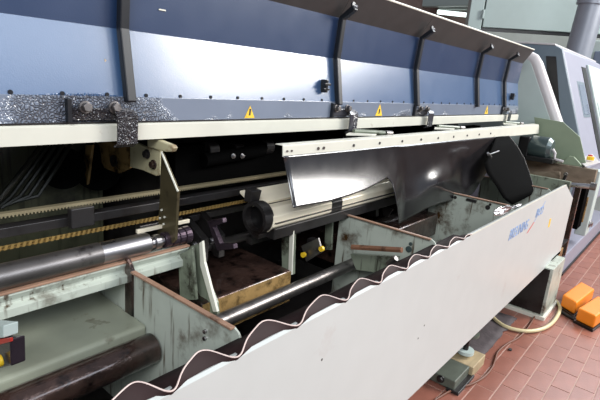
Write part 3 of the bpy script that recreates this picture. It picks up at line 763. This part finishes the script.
# ------------------------------------------------------------------ splash guard: cream strip + black plastic sheet
sg = thing('splash_guard', 'black glossy plastic sheet hanging from a long cream riveted strip', 'splash guard', (2.9, 1.12, 1.33))
YS = 1.12
tl, bl = at(283, 146, y=YS), at(283, 157, y=YS); trp, br = at(539, 125, y=YS), at(539, 133.5, y=YS)
st_ = MB().prism([tl, bl, br, trp], (0, .004, 0)).build('strip', M['cream'], sg, bevel=.001)
tl2 = at(275.5, 144.5, y=YS + .045); tr2 = trp + Vector((0, .045, .004))
MB().prism([tl + Vector((0, .002, 0)), trp + Vector((0, .002, 0)), tr2, tl2], (0, 0, .003)).build('strip_flange', M['cream'], sg)
rv = None
for px in (287, 291.5, 318, 323.5, 353.5, 379.5, 402, 421, 438, 453.5, 467, 479, 490.5):
    t = (px - 283) / 256; py = (151.5 + (129.2 - 151.5) * t)
    c = at(px, py, y=YS)
    MB().tube([c, c + Vector((0, -.004, 0))], .0062 if px > 300 else .004, 10).build('rivet', M['steel2'] if px < 330 and px != 353.5 else M['lip'], st_)
# the sheet: columns from strip to its uneven lower edge
cols = [(293, 208, 283), (310, 205, 308), (330, 201.5, 333), (350, 195.5, 356), (365, 190, 372), (378, 183, 386), (387, 177.5, 394),
        (392, 184, 396.5), (395, 195, 398.5), (397, 208, 401), (398.5, 224, 403), (410, 217, 416), (425, 209, 432), (440, 203, 449),
        (455, 199.5, 466), (466, 199, 478), (474, 192, 486), (483, 178, 495), (492, 163, 503)]
fine = []
for i in range(len(cols) - 1):
    for k in range(4):
        t = k / 4; fine.append(tuple(cols[i][q] * (1 - t) + cols[i + 1][q] * t for q in range(3)))
fine.append(cols[-1])
NR = 26; vs = []; fs = []
for (bx, by, tx) in fine:
    ty = 156 + (132.8 - 156) * (tx - 283) / 256
    T = at(tx, ty, y=YS - .002)
    yb = YS - .105
    Bv = at(bx, by, y=yb)
    # cut edge: sheet hangs on one common surface, columns end where the edge is
    H = .27
    for k in range(NR + 1):
        t = k / NR
        z = T.z + (Bv.z - T.z) * t; dz = (T.z - z)
        fl_ = 1 if tx < 394 else max(.3, 1 - (tx - 394) / 16)
        y = YS - .002 - .105 * fl_ * min(dz / .21, 1.25) ** 1.55
        # push of the bulkhead corner that makes the bulge
        x = T.x + (Bv.x - T.x) * t
        P = Vector((x, y, z))
        b = at(bx + (tx - bx) * (1 - t), by + (ty - by) * (1 - t), y=y)
        g = math.exp(-((b.x - 2.62) / .2) ** 2 - ((b.z - 1.08) / .075) ** 2)
        g2 = math.exp(-((b.x - 2.95) / .10) ** 2 - ((b.z - 1.12) / .12) ** 2)
        y2_ = y - .032 * g + .03 * g2 * t
        b = at(bx + (tx - bx) * (1 - t), by + (ty - by) * (1 - t), y=y2_)
        vs.append(b)
n = NR + 1
for i in range(len(fine) - 1):
    for k in range(NR): fs.append((i * n + k, (i + 1) * n + k, (i + 1) * n + k + 1, i * n + k + 1))
mb = MB(); mb.add(vs, fs)
sh = mb.build('plastic_sheet', M['plastic'], sg, smooth=True)
so = sh.modifiers.new('thick', 'SOLIDIFY'); so.thickness = .002
# twisted end flap
ring_px = [((496, 137, 1.115), (509, 136, 1.11)), ((491, 150, 1.07), (517, 146, 1.05)), ((484, 163, 1.03), (524, 158, .99)), ((487, 174, 1.0), (529, 172, .93)), ((496, 186, .95), (532, 182, .87)), ((503, 198, .90), (533.5, 190, .83)), ((512, 205, .86), (531, 195, .83))]
vs = []; fs = []
NC = 8
for (l, r) in ring_px:
    for k in range(NC + 1):
        t = k / NC
        p = at(l[0] + (r[0] - l[0]) * t, l[1] + (r[1] - l[1]) * t, y=l[2] + (r[2] - l[2]) * t - .0 * math.sin(math.pi * t)); vs.append(p)
for i in range(len(ring_px) - 1):
    for k in range(NC): a_ = i * (NC + 1) + k; fs.append((a_, a_ + 1, a_ + NC + 2, a_ + NC + 1))
mb = MB(); mb.add(vs, fs); fo = mb.build('sheet_flap', M['flap'], sg, smooth=True)
so = fo.modifiers.new('thick', 'SOLIDIFY'); so.thickness = .003
mb = MB(); mb.tube([at(r[0], r[1], y=r[2] - .002) for l, r in ring_px[:-1]], .0022, 6); mb.build('flap_edge', M['lip'], sg, smooth=True)
mb = MB(); mb.tube([at(488, 155, y=1.0), at(499, 151, y=1.0)], .004, 8); mb.tube([at(488, 153, y=1.0), at(491, 157, y=1.0)], .007, 8); mb.build('wing_screw', M['steel'], sg)
# toggle levers between hood rail and strip
tg = None
for (x, w) in ((1.93, 1.0), (2.85, .8), (4.12, .7)):
    t = thing('toggle_lever', '', 'lever', (x, 1.2, 1.34))
    t['label'] = {1.93: 'pale toggle lever behind the strip under the second hood clip', 2.85: 'rusty toggle lever behind the strip right of the middle hood clip', 4.12: 'small toggle lever behind the strip at its far end'}[x]
    MB().prism([(x - .12, 1.22, 1.352), (x + .02, 1.17, 1.352), (x + .06, 1.17, 1.352), (x - .05, 1.25, 1.352)], (0, 0, .008)).build('lever_plate', M['cream'], t, bevel=.001)
    MB().tube([(x - .03, 1.24, 1.366), (x + .16, 1.175, 1.36)], .011, 12).build('lever_arm', M['sage_dirty'], t, smooth=True)
    MB().tube([(x + .15, 1.175, 1.36), (x + .19, 1.165, 1.358)], .013, 12).build('lever_tip', M['steel2'], t, smooth=True)

# ------------------------------------------------------------------ corrugated rubber seal on the front panel
crs = [.25, .43, .585, .775, 1.0, 1.185, 1.36, 1.53, 1.70, 1.87, 2.02]
def wave(x):
    for i in range(len(crs) - 1):
        if crs[i] <= x <= crs[i + 1]:
            t = (x - crs[i]) / (crs[i + 1] - crs[i])
            return math.cos(2 * math.pi * t + .5 * (1 - math.cos(2 * math.pi * t)))   # steep fall after each crest, slow rise
    return 1
vs = []; fs = []; xs = [.25 + i * .004 for i in range(int((2.02 - .25) / .004))]
top = []
for x in xs:
    w = (1 + wave(x)) / 2; amp = (1 if x < .8 else max(.45, 1 - (x - .8) * .5)) * (1 if x < 1.92 else max(0, (2.02 - x) / .1))
    y = .657 + .046 * w * amp; z = 1.003 + .020 * w * amp
    top.append(Vector((x, y, z)))
    vs += [(x, .664, .975), (x, .66 + .35 * (y - .655), .998 + .3 * (z - 1.004)), (x, y, z), (x, .25 * y + .75 * .728, .25 * z + .75 * .980 - .006), (x, .738, .978)]
for i in range(len(xs) - 1):
    for k in range(4): fs.append((i * 5 + k, i * 5 + k + 1, i * 5 + k + 6, i * 5 + k + 5))
seal = thing('wavy_seal', 'wavy dark rubber strip with light cut edge along the panel top', 'rubber strip', (1.1, .67, .95))
mb = MB(); mb.add(vs, fs); so_ = mb.build('rubber_strip', M['rubber'], seal, smooth=True)
md = so_.modifiers.new('thick', 'SOLIDIFY'); md.thickness = .003; md.offset = 0
MB().tube(top, .0018, 6).build('cut_edge', M['rubber_edge'], seal, smooth=True)
# crumpled foil on the panel edge
vs = []; fs = []
for i in range(10):
    for k in range(7):
        u = i / 9; v = k / 6
        p = at(494 + 26 * u, 213 - 8 * u + (v - .5) * 8 * math.sin(math.pi * min(u + .15, 1)), y=.66 - .01)
        vs.append(p + Vector((0, -.0 + .02 * noise.noise(Vector((i * .7, k * .9, 3))), .012 * noise.noise(Vector((i * .8, k * .6, 9))))))
for i in range(9):
    for k in range(6): a_ = i * 7 + k; fs.append((a_, a_ + 7, a_ + 8, a_ + 1))
mb = MB(); mb.add(vs, fs)
o = solo(mb, 'crumpled_foil', M['steel'], 'bright crumpled scrap of foil on the panel top edge', 'foil')
so = o.modifiers.new('thick', 'SOLIDIFY'); so.thickness = .0012

# ------------------------------------------------------------------ on the floor
# levelling foot
lf = thing('levelling_foot', 'grey levelling jack on a cast beam with pale wood block', 'machine foot', (2.6, .85, 0))
MB().box(2.37, 2.58, .72, 1.1, .012, .07).build('cast_beam', M['cast'], lf, bevel=.006)
MB().box(2.36, 2.6, .69, .76, .0, .02).build('base_plate', M['dark'], lf, bevel=.004)
MB().box(2.58, 2.78, .70, 1.08, .0, .07).build('wood_block', M['wood'], lf, bevel=.004)
c = at(465, 352, z=.09)
MB().tube([c, c + Vector((0, 0, .02))], .05, 24).build('jack_foot', M['lathe_pale'], lf, smooth=True)
MB().tube([c + Vector((0, 0, .02)), c + Vector((0, 0, .11))], .016, 16).build('jack_screw', M['black'], lf, smooth=True)
MB().tube([c + Vector((0, 0, .10)), c + Vector((0, 0, .12)), c + Vector((0, 0, .135))], .06, 28, radii=[.03, .062, .062]).build('jack_disc', M['cast'], lf, smooth=True)
MB().tube([c + Vector((0, 0, .13)), c + Vector((0, 0, .34))], .014, 14).build('jack_screw', M['steel2'], lf, smooth=True)
for y in (.8, .9):
    hexbolt('bolt', (2.37, y, .05), (-1, 0, 0), .016, .02, M['dark'], lf)
# absorbent mat
vs = []; fs = []
for i in range(19):
    for k in range(13):
        x = 2.82 + .75 * i / 18; y = .735 + .5 * k / 12 + .02 * noise.noise(Vector((i * .5, 0, 1)))
        vs.append((x, y, .012 + .012 * noise.noise(Vector((i * .6, k * .6, 5)))))
for i in range(18):
    for k in range(12): a_ = i * 13 + k; fs.append((a_, a_ + 13, a_ + 14, a_ + 1))
mb = MB(); mb.add(vs, fs)
o = solo(mb, 'floor_mat', M['mat'], 'dark crumpled mat lying on the tiles under the feeder', 'mat', smooth=True)
so = o.modifiers.new('thick', 'SOLIDIFY'); so.thickness = .006


def curve_path(pts, r, sub=8):
    P = [pts[0]] + pts + [pts[-1]]; out = []
    for i in range(1, len(P) - 2):
        for k in range(sub):
            t = k / sub; a_, b_, c_, d_ = P[i - 1], P[i], P[i + 1], P[i + 2]
            out.append(.5 * ((2 * b_) + (c_ - a_) * t + (2 * a_ - 5 * b_ + 4 * c_ - d_) * t * t + (3 * b_ - a_ - 3 * c_ + d_) * t ** 3))
    out.append(pts[-1]); return out


pts = [at(px, py, z=.02) for px, py in ((478, 305), (488, 312), (497, 321), (508, 327.5), (525, 331), (540, 329.5), (551, 324), (558, 315), (560, 307), (556, 301), (550, 299))]
solo(MB().tube(curve_path(pts, 0), .013, 12), 'hose', M['hose'], 'cream hose looped on the tiles around the machine stand', 'hose', smooth=True)
pts = [at(px, py, z=.011) for px, py in ((425, 408), (440, 397), (455, 389), (472, 384), (484, 377), (492, 368), (495, 360), (498, 352), (507, 344), (518, 338), (527, 329), (535, 316), (540, 305))]
solo(MB().tube(curve_path(pts, 0), .0065, 8), 'cable', M['cable'], 'thin brown cable snaking over the tiles beside the levelling foot', 'cable', smooth=True)
p = at(510, 350, z=.004)
solo(MB().tube([p, p + Vector((0, 0, .008))], .012, 10), 'metal_slug', M['lip'], 'tiny grey metal slug on the tiles beside the cable', 'scrap')


# foot pedals
def pedal(fl_, fr, bk_r, h, label):
    """three floor corners given as px: front-left, front-right, back-right"""
    A_, B_, C2 = [at(p[0], p[1], z=.02) for p in (fl_, fr, bk_r)]
    u = (B_ - A_); v = (C2 - B_); D2 = A_ + v
    cen = (A_ + C2) / 2
    t = thing('foot_pedal', label, 'foot pedal', (cen.x, cen.y, 0))
    up = Vector((0, 0, 1))
    def quadp(s0, z0, z1, e=0.0):
        Q = [A_, B_, C2, D2]; Q = [Vector((q.x, q.y, 0)) for q in Q]; cc = sum(Q, Vector()) / 4
        return MB().prism([cc + (q - cc) * s0 + up * z0 for q in Q], up * (z1 - z0))
    quadp(1.1, 0, .022).build('base_plate', M['black'], t, bevel=.004)
    quadp(1.0, .022, h).build('guard_shell', M['orange'], t, bevel=.012)
    f = MB(); m0 = (A_ + D2) / 2
    w = (A_ - D2) * .36; o_ = -(u.normalized()) * .004
    f.prism([m0 + w + o_ + up * .015, m0 - w + o_ + up * .015, m0 - w + o_ + up * (h * .62), m0 + w + o_ + up * (h * .62)], -o_ * 1.2)
    f.build('pedal_opening', M['black'], t)
    return t


pedal((560, 306), (574, 315), (592, 300), .12, 'orange foot pedal nearer the machine stand, half behind the other')
pedal((575, 320), (593, 329), (612, 315), .12, 'orange foot pedal at the right edge, in front of its twin')
pts = [at(px, py, z=.015) for px, py in ((562, 312), (572, 318), (585, 322))]
solo(MB().tube(curve_path(pts, 0), .014, 10), 'pedal_cable', M['black'], 'short black cable joining the two orange foot pedals', 'cable', smooth=True)
